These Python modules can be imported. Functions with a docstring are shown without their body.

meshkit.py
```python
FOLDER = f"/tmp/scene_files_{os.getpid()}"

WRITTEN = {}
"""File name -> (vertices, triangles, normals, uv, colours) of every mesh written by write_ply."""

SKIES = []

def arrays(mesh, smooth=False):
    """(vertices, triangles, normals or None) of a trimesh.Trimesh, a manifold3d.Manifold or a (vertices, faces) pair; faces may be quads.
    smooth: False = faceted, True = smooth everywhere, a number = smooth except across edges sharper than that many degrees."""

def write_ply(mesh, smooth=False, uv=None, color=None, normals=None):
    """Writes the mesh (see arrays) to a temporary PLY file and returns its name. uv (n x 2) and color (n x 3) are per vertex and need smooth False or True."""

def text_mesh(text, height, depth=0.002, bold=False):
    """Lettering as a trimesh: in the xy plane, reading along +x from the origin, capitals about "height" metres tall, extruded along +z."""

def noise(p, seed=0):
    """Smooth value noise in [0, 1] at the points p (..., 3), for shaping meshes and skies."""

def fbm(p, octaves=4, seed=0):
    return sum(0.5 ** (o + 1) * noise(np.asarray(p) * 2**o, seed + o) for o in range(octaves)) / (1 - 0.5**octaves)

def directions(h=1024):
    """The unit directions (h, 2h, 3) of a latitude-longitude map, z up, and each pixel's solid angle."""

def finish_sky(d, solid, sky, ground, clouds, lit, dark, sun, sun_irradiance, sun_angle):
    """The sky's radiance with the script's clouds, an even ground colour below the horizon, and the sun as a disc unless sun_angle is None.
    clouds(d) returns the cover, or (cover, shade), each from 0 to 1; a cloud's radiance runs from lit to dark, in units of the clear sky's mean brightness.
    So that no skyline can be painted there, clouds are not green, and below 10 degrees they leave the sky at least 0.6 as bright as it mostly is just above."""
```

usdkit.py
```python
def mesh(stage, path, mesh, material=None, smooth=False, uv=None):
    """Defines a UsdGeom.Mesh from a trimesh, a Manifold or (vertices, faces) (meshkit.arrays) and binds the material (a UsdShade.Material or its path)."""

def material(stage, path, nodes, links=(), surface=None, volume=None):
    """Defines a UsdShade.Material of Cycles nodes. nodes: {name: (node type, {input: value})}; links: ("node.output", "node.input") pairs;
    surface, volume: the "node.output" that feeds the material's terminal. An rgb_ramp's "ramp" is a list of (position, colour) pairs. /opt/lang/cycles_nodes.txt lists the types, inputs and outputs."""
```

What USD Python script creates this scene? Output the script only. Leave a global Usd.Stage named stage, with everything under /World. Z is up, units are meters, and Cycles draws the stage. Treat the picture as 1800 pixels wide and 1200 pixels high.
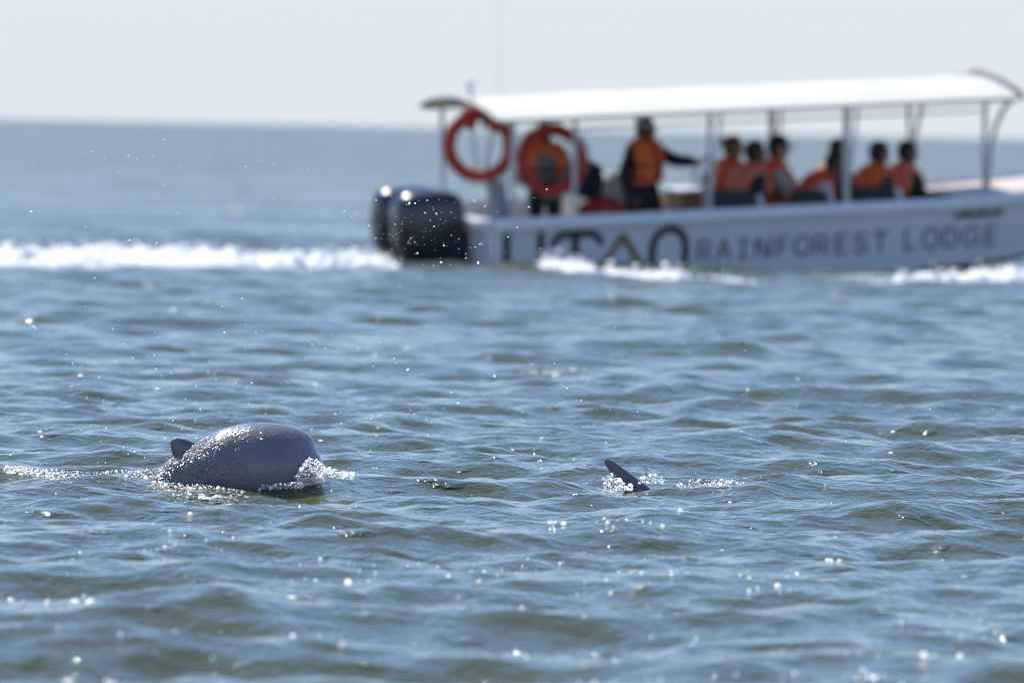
import math, random
import numpy as np, trimesh, manifold3d as m3
import meshkit, usdkit
from pxr import Usd, UsdGeom, UsdLux, UsdShade, Gf, Sdf, Vt

rng = np.random.default_rng(11)
random.seed(11)
stage = Usd.Stage.CreateInMemory()
UsdGeom.SetStageUpAxis(stage, UsdGeom.Tokens.z)
UsdGeom.SetStageMetersPerUnit(stage, 1.0)
UsdGeom.Xform.Define(stage, '/World')
UsdGeom.Scope.Define(stage, '/World/Looks')

# ------------------------------------------------------------------ camera
CAM_H, F_PX = 1.5, 20000.0                    # metres above the water; focal length in pixels of an 1800 px wide frame
ROLL, PITCH = math.radians(1.134), math.atan(373.5 / F_PX)
Fw = np.array([0, math.cos(PITCH), -math.sin(PITCH)]); R0 = np.array([1.0, 0, 0]); U0 = np.cross(R0, Fw)
Rt = math.cos(ROLL) * R0 + math.sin(ROLL) * U0
Up = -math.sin(ROLL) * R0 + math.cos(ROLL) * U0
CAM = np.array([0, 0, CAM_H])
cam = UsdGeom.Camera.Define(stage, '/World/camera')
M = Gf.Matrix4d(*Rt, 0, *Up, 0, *(-Fw), 0, *CAM, 1)
cam.AddTransformOp().Set(M)
cam.CreateHorizontalApertureAttr(36.0); cam.CreateVerticalApertureAttr(24.0)
cam.CreateFocalLengthAttr(400.0); cam.CreateFStopAttr(5.6); cam.CreateFocusDistanceAttr(47.4)
cam.CreateClippingRangeAttr(Gf.Vec2f(0.5, 60000))
EXPOSURE = 0.27
cam.CreateExposureAttr(EXPOSURE)

# ------------------------------------------------------------------ sky and sun
SUN_EL, SUN_AZ = math.radians(52), math.radians(-31)      # azimuth from +y (view direction) towards +x
sun_dir = np.array([math.sin(SUN_AZ) * math.cos(SUN_EL), math.cos(SUN_AZ) * math.cos(SUN_EL), math.sin(SUN_EL)])
sky = UsdLux.DomeLight.Define(stage, '/World/sky')
sky.GetPrim().SetCustomDataByKey('kind', 'structure')
sky_mat = usdkit.material(stage, '/World/Looks/sky', {
    'sky': ('sky_texture', {'sky_type': 'single_scattering', 'sun_disc': False, 'sun_elevation': SUN_EL, 'sun_rotation': SUN_AZ,
                            'altitude': 0.0, 'air_density': 1.0, 'aerosol_density': 0.3, 'ozone_density': 3.0}),
    'tc': ('texture_coordinate', {}), 'sep': ('separate_xyz', {}),
    'veil': ('rgb_ramp', {'ramp': [(0.0, (.95,) * 3), (.03, (.86,) * 3), (.09, (.42,) * 3), (.25, (.15,) * 3), (1.0, (.08,) * 3)]}),
    'map': ('mapping', {'scale': (1.0, 1.0, 3.5)}),
    'cl': ('noise_texture', {'scale': 2.2, 'detail': 4.0, 'roughness': 0.5}),
    'clr': ('map_range', {'from_min': 0.3, 'from_max': 0.7, 'to_min': 0.88, 'to_max': 1.08, 'clamp': True}),
    'f': ('math', {'math_type': 'multiply', 'use_clamp': True}),
    'tint': ('mix', {'mix_type': 'multiply', 'fac': 1.0, 'color2': (.60, .95, 1.34)}),
    'mx': ('mix', {'mix_type': 'mix', 'color2': (6.40, 6.70, 7.15)}),
    'bg': ('background_shader', {'strength': 0.1})},
    [('tc.generated', 'sep.vector'), ('sep.z', 'veil.fac'), ('tc.generated', 'map.vector'), ('map.vector', 'cl.vector'), ('cl.fac', 'clr.value'),
     ('veil.color', 'f.value1'), ('clr.result', 'f.value2'), ('f.value', 'mx.fac'), ('sky.color', 'tint.color1'), ('tint.color', 'mx.color1'), ('mx.color', 'bg.color')], surface='bg.background')
UsdShade.MaterialBindingAPI.Apply(sky.GetPrim()).Bind(sky_mat)
sun = UsdLux.DistantLight.Define(stage, '/World/sun')
sun.CreateIntensityAttr(1.15); sun.CreateNormalizeAttr(True); sun.CreateAngleAttr(0.5); sun.CreateColorAttr(Gf.Vec3f(1.0, 0.95, 0.87))
zax = sun_dir; xax = np.cross([0, 0, 1.0], zax); xax /= np.linalg.norm(xax); yax = np.cross(zax, xax)
sun.AddTransformOp().Set(Gf.Matrix4d(*xax, 0, *yax, 0, *zax, 0, 0, 0, 60, 1))

# ------------------------------------------------------------------ helpers
_used = {}
def numbered(path):
    n = _used.get(path, -1) + 1; _used[path] = n
    return path if n == 0 else f'{path}_{n:03d}'
def P(o): return o.GetPath().pathString if hasattr(o, 'GetPath') else (o or '/World')
def tag(o, label=None, cat=None, group=None, kind=None):
    p = o if isinstance(o, Usd.Prim) else o.GetPrim()
    for k, v in (('label', label), ('category', cat), ('group', group), ('kind', kind)):
        if v: p.SetCustomDataByKey(k, v)
    return p
def obj(name, mesh, mat, parent=None, smooth=35, label=None):
    m = usdkit.mesh(stage, numbered(f'{P(parent)}/{name}'), mesh, mat, smooth=smooth)
    if label: tag(m, label)
    return m
def pix_ray(px, py):
    d = Fw * F_PX + Rt * (px - 900) - Up * (py - 600)
    return d / np.linalg.norm(d)
def pix_plane(px, py, p0, n):                # where the sight line of a photo pixel meets a plane
    d = pix_ray(px, py); n = np.asarray(n, float)
    return CAM + d * (np.dot(np.asarray(p0) - CAM, n) / np.dot(d, n))
def pix_water(px, py, z=0.0): return pix_plane(px, py, [0, 0, z], [0, 0, 1])
mat = lambda name, nodes, links, s='p.BSDF': usdkit.material(stage, f'/World/Looks/{name}', nodes, links, surface=s)

# ------------------------------------------------------------------ water
def spectrum():
    r = np.random.default_rng(5); W = []
    N = 170
    for i in range(N):
        lam = 0.12 * (12.0 / 0.12) ** ((i + r.random()) / N)
        k = 2 * math.pi / lam
        s = 0.0262 * math.exp(-0.5 * (math.log(lam / 0.55) / 1.05) ** 2)      # slope amplitude of this component
        th = math.radians(-72) + r.normal() * math.radians(45)            # travel direction
        W.append((k, s * r.uniform(.6, 1.4), math.cos(th), math.sin(th), r.uniform(0, 2 * math.pi)))
    for i in range(16):                        # a low swell running towards the camera
        lam = 1.1 * (3.4 / 1.1) ** ((i + r.random()) / 16); k = 2 * math.pi / lam
        th = math.radians(-80) + r.normal() * math.radians(20)
        W.append((k, .017 * r.uniform(.6, 1.4), math.cos(th), math.sin(th), r.uniform(0, 2 * math.pi)))
    return W
WAVES = spectrum()
FOAM_GLINT = []      # patches where the surface is whitened, for froth and for painted glints
RIPPLE = []    # (centre x, centre y, half length, half depth, strength, heading) cat's-paw patches of fine ripples
LOCAL = []      # (centre x, centre y, half length, half depth, height, heading) extra humps
def gauss(x, y, h):
    cx, cy, lx, ly, amp, a = h
    dx, dy = x - cx, y - cy; c, s = math.cos(a), math.sin(a)
    return amp * np.exp(-((c * dx + s * dy) / lx) ** 2 - ((-s * dx + c * dy) / ly) ** 2)
def waves(x, y, spacing, chop=0.75):
    z = np.zeros_like(x); ox = np.zeros_like(x); oy = np.zeros_like(x)
    for k, s, cx, cy, ph in WAVES:
        lam = 2 * math.pi / k
        fade = np.clip(lam / spacing / 2.5 - 1.0, 0, 1)
        if fade.max() <= 0: continue
        a = s / k * fade
        f = k * (cx * x + cy * y) + ph
        z += a * np.cos(f); sn = a * np.sin(f) * chop
        ox -= cx * sn; oy -= cy * sn
    return z, ox, oy
def water_level(x, y):
    x, y = np.atleast_1d(np.asarray(x, float)), np.atleast_1d(np.asarray(y, float))
    z, _, _ = waves(x, y, np.full_like(x, .03), 0)
    for h in LOCAL: z = z + gauss(x, y, h)
    return z
def grid_steps():
    r = [6.0]
    while r[-1] < 30000:
        d = r[-1]
        f = .012 if d < 26 else .0011 if d < 38 else .00062 if d < 62 else .0011 if d < 150 else .0028 if d < 500 else .012
        r.append(d * (1 + f))
    a = list(np.arange(0, .0575, .00046)); st = .00046
    while a[-1] < 1.2:
        st *= 1.14; a.append(a[-1] + st)
    return np.array(r), np.array(a)
rr, aa = grid_steps()
aa = np.concatenate([-aa[:0:-1], aa])
Rg, Ag = np.meshgrid(rr, aa, indexing='ij')
X, Y = Rg * np.sin(Ag), Rg * np.cos(Ag)
sp = np.maximum(np.gradient(rr)[:, None] * np.ones_like(Ag), np.gradient(aa)[None, :] * Rg)
WATER_TODO = (X, Y, sp)
def build_water():
    z, ox, oy = waves(X, Y, sp)
    for h in LOCAL: z = z + gauss(X, Y, h)
    z = hull_displaces(X + ox, Y + oy, z)
    V = np.stack([X + ox, Y + oy, z], -1).reshape(-1, 3)
    n, m = X.shape
    i = np.arange(n * m).reshape(n, m)
    q = np.stack([i[:-1, :-1], i[:-1, 1:], i[1:, 1:], i[1:, :-1]], -1).reshape(-1, 4)
    me = UsdGeom.Mesh.Define(stage, '/World/water')
    me.CreatePointsAttr(Vt.Vec3fArray.FromNumpy(V.astype(np.float32)))
    me.CreateFaceVertexCountsAttr(Vt.IntArray.FromNumpy(np.full(len(q), 4, np.int32)))
    me.CreateFaceVertexIndicesAttr(Vt.IntArray.FromNumpy(q.astype(np.int32).ravel()))
    me.CreateSubdivisionSchemeAttr('none')
    Vg = V.reshape(n, m, 3)
    N = np.cross(np.gradient(Vg, axis=1), np.gradient(Vg, axis=0)); N /= np.linalg.norm(N, axis=-1, keepdims=True)
    N *= np.sign(N[..., 2:3] + 1e-9)
    me.CreateNormalsAttr(Vt.Vec3fArray.FromNumpy(N.reshape(-1, 3).astype(np.float32))); me.SetNormalsInterpolation('vertex')
    far = np.clip((np.log(Rg) - math.log(75)) / (math.log(420) - math.log(75)), 0, 1)
    rip = np.zeros_like(X)
    for h in RIPPLE: rip = np.maximum(rip, gauss(X, Y, h))
    UsdGeom.PrimvarsAPI(me).CreatePrimvar('ripple', Sdf.ValueTypeNames.FloatArray, 'vertex').Set(Vt.FloatArray.FromNumpy(np.clip(rip * 1.6 - .25, 0, 1.2).ravel().astype(np.float32)))
    fo = np.zeros_like(X)
    for h in FOAM_GLINT: fo = np.maximum(fo, gauss(X, Y, h))
    UsdGeom.PrimvarsAPI(me).CreatePrimvar('froth_glint', Sdf.ValueTypeNames.FloatArray, 'vertex').Set(Vt.FloatArray.FromNumpy(fo.ravel().astype(np.float32)))
    UsdGeom.PrimvarsAPI(me).CreatePrimvar('coarse', Sdf.ValueTypeNames.FloatArray, 'vertex').Set(Vt.FloatArray.FromNumpy(far.ravel().astype(np.float32)))
    UsdShade.MaterialBindingAPI.Apply(me.GetPrim()).Bind(MAT['water'])
    tag(me, 'wind rippled grey green sea running out to the horizon', 'water', kind='structure')
    print('water tris', 2 * len(q))

MAT = {}
MAT['water'] = mat('water', {
    'g': ('texture_coordinate', {}), 'at': ('attribute', {'attribute': 'coarse'}), 'rp': ('attribute', {'attribute': 'ripple'}),
    'm1': ('mapping', {'scale': (1.0, 0.75, 1.0), 'rotation': (0, 0, .3)}),
    'n1': ('noise_texture', {'scale': 11.0, 'detail': 3.0, 'roughness': 0.5, 'distortion': 0.6}),
    'h1': ('math', {'math_type': 'multiply', 'value2': .018}),
    'n2': ('noise_texture', {'scale': 0.8, 'detail': 5.0, 'roughness': 0.6, 'distortion': 0.3}),
    'mw': ('mapping', {'scale': (.025, .10, .05)}), 'nw': ('noise_texture', {'scale': 1.0, 'detail': 3.0, 'roughness': .6}), 'rw': ('map_range', {'from_min': .35, 'from_max': .65, 'to_min': .03, 'to_max': 1.5, 'clamp': True}),
    'd2': ('math', {'math_type': 'multiply', 'value2': 0.30}), 'h2': ('math', {'math_type': 'multiply_add'}),
    'n3': ('noise_texture', {'scale': 30.0, 'detail': 1.0, 'roughness': 0.5}),
    'd3': ('math', {'math_type': 'multiply', 'value2': 0.060}),
    'pm': ('noise_texture', {'scale': 5.5, 'detail': 1.0}),
    'pr': ('map_range', {'from_min': 0.64, 'from_max': 0.80, 'to_min': 0.06, 'to_max': 0.7, 'clamp': True}),
    'rr': ('math', {'math_type': 'multiply_add', 'value2': .12, 'use_clamp': False}),
    'ra': ('math', {'math_type': 'add'}), 'h3': ('math', {'math_type': 'multiply_add'}),
    'b': ('bump', {'strength': 1.0, 'distance': 1.0}),
    'r': ('math', {'math_type': 'multiply_add', 'value2': 0.17, 'value3': 0.045}),
    'fa': ('attribute', {'attribute': 'froth_glint'}), 'fm': ('mapping', {'scale': (1.0, .5, 1.0)}), 'fn': ('noise_texture', {'scale': 30.0, 'detail': 4.0, 'roughness': .65}),
    'fr': ('map_range', {'from_min': .38, 'from_max': .62, 'to_min': -.80, 'to_max': .50, 'clamp': True}), 'fs': ('math', {'math_type': 'add'}), 'fc': ('map_range', {'from_min': .55, 'from_max': .85, 'to_min': 0.0, 'to_max': 1.0, 'clamp': True}),
    'fx': ('mix', {'mix_type': 'mix', 'color1': (0.078, 0.085, 0.028), 'color2': (.80, .80, .78)}),
    'p': ('principled_bsdf', {'ior': 1.333, 'specular_ior_level': 0.5})},
    [('g.object', 'm1.vector'), ('m1.vector', 'n1.vector'), ('n1.fac', 'h1.value1'), ('m1.vector', 'n2.vector'), ('g.object', 'mw.vector'), ('mw.vector', 'nw.vector'), ('nw.fac', 'rw.value'), ('rw.result', 'd2.value2'), ('at.fac', 'd2.value1'),
     ('n2.fac', 'h2.value1'), ('d2.value', 'h2.value2'), ('h1.value', 'h2.value3'),
     ('g.object', 'n3.vector'), ('g.object', 'pm.vector'), ('pm.fac', 'pr.value'), ('pr.result', 'ra.value1'), ('rp.fac', 'ra.value2'), ('ra.value', 'd3.value1'),
     ('n3.fac', 'h3.value1'), ('d3.value', 'h3.value2'), ('h2.value', 'h3.value3'), ('h3.value', 'b.height'), ('b.normal', 'p.normal'),
     ('at.fac', 'r.value1'), ('fm.vector', 'fn.vector'), ('g.object', 'fm.vector'), ('fn.fac', 'fr.value'), ('fr.result', 'fs.value1'), ('fa.fac', 'fs.value2'), ('fs.value', 'fc.value'), ('fc.result', 'fx.fac'), ('fx.color', 'p.base_color'),
     ('r.value', 'rr.value3'), ('ra.value', 'rr.value1'), ('rr.value', 'p.roughness')])

# ------------------------------------------------------------------ materials
def plain(name, color, rough=0.5, var=0.12, scale=18.0, bump=0.0, bscale=60.0, **kw):
    """Paint, cloth or skin: a base colour with soft uneven grain and fine relief."""
    c = np.asarray(color, float)
    nodes = {'tc': ('texture_coordinate', {}), 'n': ('noise_texture', {'scale': scale, 'detail': 4.0}),
             'r': ('rgb_ramp', {'ramp': [(0.25, tuple(c * (1 - var))), (0.75, tuple(np.minimum(c * (1 + var), 1)))]}),
             'p': ('principled_bsdf', {'roughness': rough, **kw})}
    links = [('tc.object', 'n.vector'), ('n.fac', 'r.fac'), ('r.color', 'p.base_color')]
    if bump:
        nodes['nb'] = ('noise_texture', {'scale': bscale, 'detail': 3.0}); nodes['b'] = ('bump', {'strength': 1.0, 'distance': bump})
        links += [('tc.object', 'nb.vector'), ('nb.fac', 'b.height'), ('b.normal', 'p.normal')]
    MAT[name] = mat(name, nodes, links)
plain('hull_white', (.70, .72, .72), .35, .05, 3.0)
plain('gunwale_white', (.74, .75, .76), .35, .05, 3.0)
plain('roof_white', (.78, .74, .62), .45, .04, 2.0)
plain('deck_cream', (.60, .52, .48), .6, .08, 4.0)
plain('floor_grey', (.30, .30, .30), .7)
plain('pole_grey', (.50, .52, .53), .4, .06, metallic=0.3)
plain('stand_grey', (.22, .24, .26), .5)
plain('dark_trim', (.06, .07, .07), .5)
plain('engine_black', (.010, .012, .018), .30, .1, 6.0, coat_weight=.6, coat_roughness=.10)
plain('engine_dark', (.02, .02, .022), .45)
plain('letter_dark', (.012, .022, .030), .5)
plain('letter_gold', (.16, .12, .03), .5)
plain('letter_grey', (.035, .05, .06), .5)
plain('seat_dark', (.018, .020, .026), .55)
plain('ring_red', (.42, .024, .014), .45, .15, 9.0)
plain('ring_white', (.75, .70, .66), .5)
plain('rope_pale', (.45, .40, .34), .8)
plain('vest_orange', (.80, .145, .035), .7, .15, 14.0, .004, 40.0)
plain('vest_red', (.75, .095, .025), .7, .15, 14.0, .004, 40.0)
plain('vest_pale', (.74, .20, .12), .7, .15, 14.0, .004, 40.0)
plain('cloth_black', (.012, .012, .014), .85, .2, 20.0, .004, 30.0)
plain('cloth_navy', (.014, .018, .035), .85, .2, 20.0, .004, 30.0)
plain('cloth_grey', (.20, .20, .21), .85, .15, 20.0, .004, 30.0)
plain('cloth_pale', (.48, .46, .46), .85, .1, 20.0, .004, 30.0)
plain('cloth_brown', (.07, .035, .03), .85, .2, 20.0, .004, 30.0)
plain('cloth_taupe', (.20, .165, .15), .85, .15, 20.0, .004, 30.0)
plain('tarp_white', (.62, .60, .60), .7, .08, 5.0, .01, 14.0)
plain('bag_red', (.35, .02, .02), .7, .15, 14.0, .004, 30.0)
plain('skin_dark', (.16, .075, .045), .5, .1)
plain('skin_light', (.42, .25, .17), .5, .1)
plain('hair_black', (.010, .008, .008), .6, .3, 60.0)
plain('hair_blond', (.13, .085, .035), .6, .3, 60.0)
plain('hair_brown', (.055, .028, .016), .6, .3, 60.0)
plain('eye_dark', (.01, .01, .01), .2)
plain('tan_wood', (.34, .21, .13), .6, .15, 8.0)
plain('foam', (.86, .87, .86), .8, .03, 4.0, .02, 9.0)
for nm, col in (('droplet', (.95, .95, .95)), ('spray', (.95, .95, .94))):        # small drops scatter the light that enters them
    MAT[nm] = mat(nm, {'p': ('principled_bsdf', {'base_color': col, 'subsurface_weight': 1.0, 'subsurface_radius': (1.0, 1.0, 1.0), 'subsurface_scale': .02, 'roughness': .15, 'ior': 1.333, 'specular_ior_level': .8})}, [])
MAT['dolphin_skin'] = mat('dolphin_skin', {
    'tc': ('texture_coordinate', {}), 'n': ('noise_texture', {'scale': 6.0, 'detail': 5.0}),
    'sc': ('noise_texture', {'scale': 9.0, 'detail': 2.0, 'distortion': 2.5}),
    'r': ('rgb_ramp', {'ramp': [(0.3, (.135, .126, .135)), (0.7, (.190, .178, .186))]}),
    'scr': ('rgb_ramp', {'ramp': [(0.0, (.92, .92, .92)), (.655, (1, 1, 1)), (.665, (1.5, 1.5, 1.5)), (.675, (1, 1, 1))]}),
    'mx': ('mix', {'mix_type': 'multiply', 'fac': .7}),
    'sx': ('separate_xyz', {}), 'dm': ('map_range', {'from_min': .10, 'from_max': -.22, 'to_min': 0.10, 'to_max': 1.0, 'clamp': True}),
    'v': ('noise_texture', {'scale': 85.0, 'detail': 2.0, 'roughness': .55}), 'vb': ('map_range', {'from_min': .45, 'from_max': .75, 'to_min': 0.0, 'to_max': 1.0, 'clamp': True}),
    'pm': ('noise_texture', {'scale': 13.0, 'detail': 3.0}), 'pmr': ('map_range', {'from_min': .38, 'from_max': .60, 'to_min': 0.0, 'to_max': 1.0, 'clamp': True}),
    'm1': ('math', {'math_type': 'multiply'}), 'm2': ('math', {'math_type': 'multiply'}),
    'b': ('bump', {'strength': 1.0, 'distance': .011}),
    'w2': ('noise_texture', {'scale': 14.0, 'detail': 3.0}), 'h2': ('math', {'math_type': 'multiply_add', 'value2': .35}),
    'p': ('principled_bsdf', {'roughness': .34, 'ior': 1.40, 'coat_weight': 1.0, 'coat_roughness': .13, 'coat_ior': 1.38})},
    [('tc.object', 'n.vector'), ('n.fac', 'r.fac'), ('tc.object', 'sc.vector'), ('sc.fac', 'scr.fac'), ('r.color', 'mx.color1'), ('scr.color', 'mx.color2'),
     ('mx.color', 'p.base_color'), ('tc.object', 'sx.vector'), ('sx.x', 'dm.value'), ('tc.object', 'v.vector'), ('v.fac', 'vb.value'), ('tc.object', 'pm.vector'), ('pm.fac', 'pmr.value'),
     ('vb.result', 'm1.value1'), ('pmr.result', 'm1.value2'), ('m1.value', 'm2.value1'), ('dm.result', 'm2.value2'), ('m2.value', 'h2.value3'),
     ('tc.object', 'w2.vector'), ('w2.fac', 'h2.value1'), ('h2.value', 'b.height'), ('b.normal', 'p.coat_normal'), ('b.normal', 'p.normal')])

plain('fin_skin', (.105, .098, .108), .32, .12, 12.0, .002, 30.0, coat_weight=.6, coat_roughness=.15)
# ------------------------------------------------------------------ mesh helpers
def box(x0, x1, y0, y1, z0, z1, r=0.0):
    if r <= 0:
        return trimesh.creation.box(bounds=[[x0, y0, z0], [x1, y1, z1]])
    ss = [m3.Manifold.sphere(r, 12).translate((x, y, z)) for x in (x0 + r, x1 - r) for y in (y0 + r, y1 - r) for z in (z0 + r, z1 - r)]
    return tm(m3.Manifold.batch_hull(ss))
def tm(man):
    me = man.to_mesh(); return trimesh.Trimesh(me.vert_properties[:, :3].copy(), me.tri_verts.copy(), process=False)
def tube(pts, r, sides=10):
    """A round tube along points; r is one radius or one per point."""
    pts = np.asarray(pts, float); rad = np.broadcast_to(r, len(pts))
    T = np.gradient(pts, axis=0); T /= np.linalg.norm(T, axis=1, keepdims=True)
    ref = np.array([0, 0, 1.0]) if abs(T[0][2]) < .9 else np.array([1.0, 0, 0])
    V = []
    n = np.cross(T[0], ref); n /= np.linalg.norm(n)
    for p, t, q in zip(pts, T, rad):
        n = n - t * np.dot(n, t); n /= np.linalg.norm(n); b = np.cross(t, n)
        V += [p + q * (math.cos(a) * n + math.sin(a) * b) for a in np.linspace(0, 2 * math.pi, sides, endpoint=False)]
    V = np.array(V); F = []
    for i in range(len(pts) - 1):
        for k in range(sides):
            a, b2 = i * sides + k, i * sides + (k + 1) % sides
            F += [[a, b2, b2 + sides], [a, b2 + sides, a + sides]]
    e = (len(pts) - 1) * sides
    for k in range(1, sides - 1): F += [[0, k + 1, k], [e, e + k, e + k + 1]]
    return trimesh.Trimesh(V, F, process=False)
def ball(p, r, n=10): return m3.Manifold.sphere(r, n).translate(tuple(map(float, p)))
def chain(pr, n=10):
    """Hulls of neighbouring balls, joined: a tapered limb. pr: list of (point, radius)."""
    bs = [ball(p, r, n) for p, r in pr]
    return [m3.Manifold.batch_hull([a, b]) for a, b in zip(bs[:-1], bs[1:])]
def union(ms): return m3.Manifold.batch_boolean(ms, m3.OpType.Add)
def soften(man, length, it=8):
    t = tm(man.refine_to_length(length)); t.merge_vertices()
    trimesh.smoothing.filter_taubin(t, lamb=.5, nu=.53, iterations=it)
    return t
def xform(name, mtx, label, cat, group=None, raw=False):
    x = UsdGeom.Xform.Define(stage, numbered(f'/World/{name}'))
    A = np.asarray(mtx, float)
    x.AddTransformOp().Set(Gf.Matrix4d(*A[:, 0][:3], 0, *A[:, 1][:3], 0, *A[:, 2][:3], 0, *A[:3, 3], 1))
    tag(x, label, cat, group)
    return x
def rotx(a): c, s = math.cos(a), math.sin(a); return np.array([[1, 0, 0], [0, c, -s], [0, s, c]])
def roty(a): c, s = math.cos(a), math.sin(a); return np.array([[c, 0, s], [0, 1, 0], [-s, 0, c]])
def rotz(a): c, s = math.cos(a), math.sin(a); return np.array([[c, -s, 0], [s, c, 0], [0, 0, 1]])
def m44(R, t): A = np.eye(4); A[:3, :3] = R; A[:3, 3] = t; return A

# ------------------------------------------------------------------ the boat: x to the bow, y to port (away from the camera), z up
BR = rotz(math.radians(23)) @ roty(-math.radians(3.4)) @ rotx(math.radians(4.0))
BO = pix_water(830, 466) - BR @ np.array([0, -1.0, .05])
BOAT = m44(BR, BO)
def boat_at(px, py, y):            # photo pixel -> boat coordinates on the plane at this distance from the keel line
    w = pix_plane(px, py, BO + BR @ np.array([0, y, 0]), BR[:, 1]); return BR.T @ (w - BO)
def beam(x):
    x = np.asarray(x, float)
    return np.where(x < 5.8, 1.05 - .05 * np.clip(1 - x / 2.5, 0, 1) ** 2, 1.05 * np.sqrt(np.clip(1 - (np.clip(x - 5.8, 0, None) / 4.0) ** 2.4, 0.0004, 1)))
def sheer(x): return .50 + .28 * np.clip((np.asarray(x, float) - 5.6) / 4.2, 0, 1) ** 1.6
def chine_z(x): return -.24 + .75 * np.clip((np.asarray(x, float) - 5.0) / 4.8, 0, 1) ** 2
def keel_z(x): return -.46 + 1.05 * np.clip((np.asarray(x, float) - 5.2) / 4.5, 0, 1) ** 2.2
CH = .90
def side_y(x, z):                  # the near hull side's y at this height
    b, s, c = beam(x), sheer(x), chine_z(x)
    t = np.clip((z - c) / (s - c), 0, 1); return -(b * CH + b * (1 - CH) * t)
boat = xform('tour_boat', BOAT, 'white open tour boat with pale arched roof, twin engines and lettered hull', 'boat')
xs = np.concatenate([np.linspace(.24, 5.6, 23), np.linspace(5.75, 9.78, 28)])
def section(x, inset=0.0):
    b, s, c, k = float(beam(x)) - inset, float(sheer(x)), float(chine_z(x)) + inset, float(keel_z(x)) + inset
    b = max(b, .012); k = min(k, s - .03); c = min(max(c, k + .005), s - .02)
    pts = [(-b, s)]
    for t in (.75, .5, .25): pts.append((-(b * CH + b * (1 - CH) * t), c + (s - c) * t))
    pts += [(-b * CH, c), (-b * CH * .5, (c * .42 + k * .58)), (0, k), (b * CH * .5, (c * .42 + k * .58)), (b * CH, c)]
    for t in (.25, .5, .75): pts.append(((b * CH + b * (1 - CH) * t), c + (s - c) * t))
    return pts + [(b, s)]
def skin(inset):
    return np.array([[(x, y, z) for y, z in section(x, inset)] for x in xs])
So, Si = skin(0), skin(.045)
ring = np.concatenate([So, Si[:, ::-1]], 1); n, m = ring.shape[:2]
F = []
for i in range(n - 1):
    for j in range(m):
        a, b2 = i * m + j, i * m + (j + 1) % m
        F += [[a, b2, b2 + m], [a, b2 + m, a + m]]
hk = So.shape[1]
for e in (0, n - 1):
    for j in range(hk - 1):
        q = [e * m + j, e * m + j + 1, e * m + m - 2 - j, e * m + m - 1 - j]
        q = q if e else q[::-1]
        F += [[q[0], q[1], q[2]], [q[0], q[2], q[3]]]
hull_mesh = trimesh.Trimesh(ring.reshape(-1, 3), F, process=False); trimesh.repair.fix_normals(hull_mesh)
hull = obj('hull', hull_mesh, MAT['hull_white'], boat, 30)
from shapely.geometry import Polygon, LineString, Point
from shapely import affinity, union_all
sec = section(.24)
tp = trimesh.creation.extrude_polygon(Polygon([(y, z) for y, z in sec]), .05, engine='earcut')
tp.vertices = tp.vertices[:, [2, 0, 1]] + [.235 - .05, 0, 0]; trimesh.repair.fix_normals(tp)
obj('transom', tp, MAT['hull_white'], boat, False)
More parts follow.
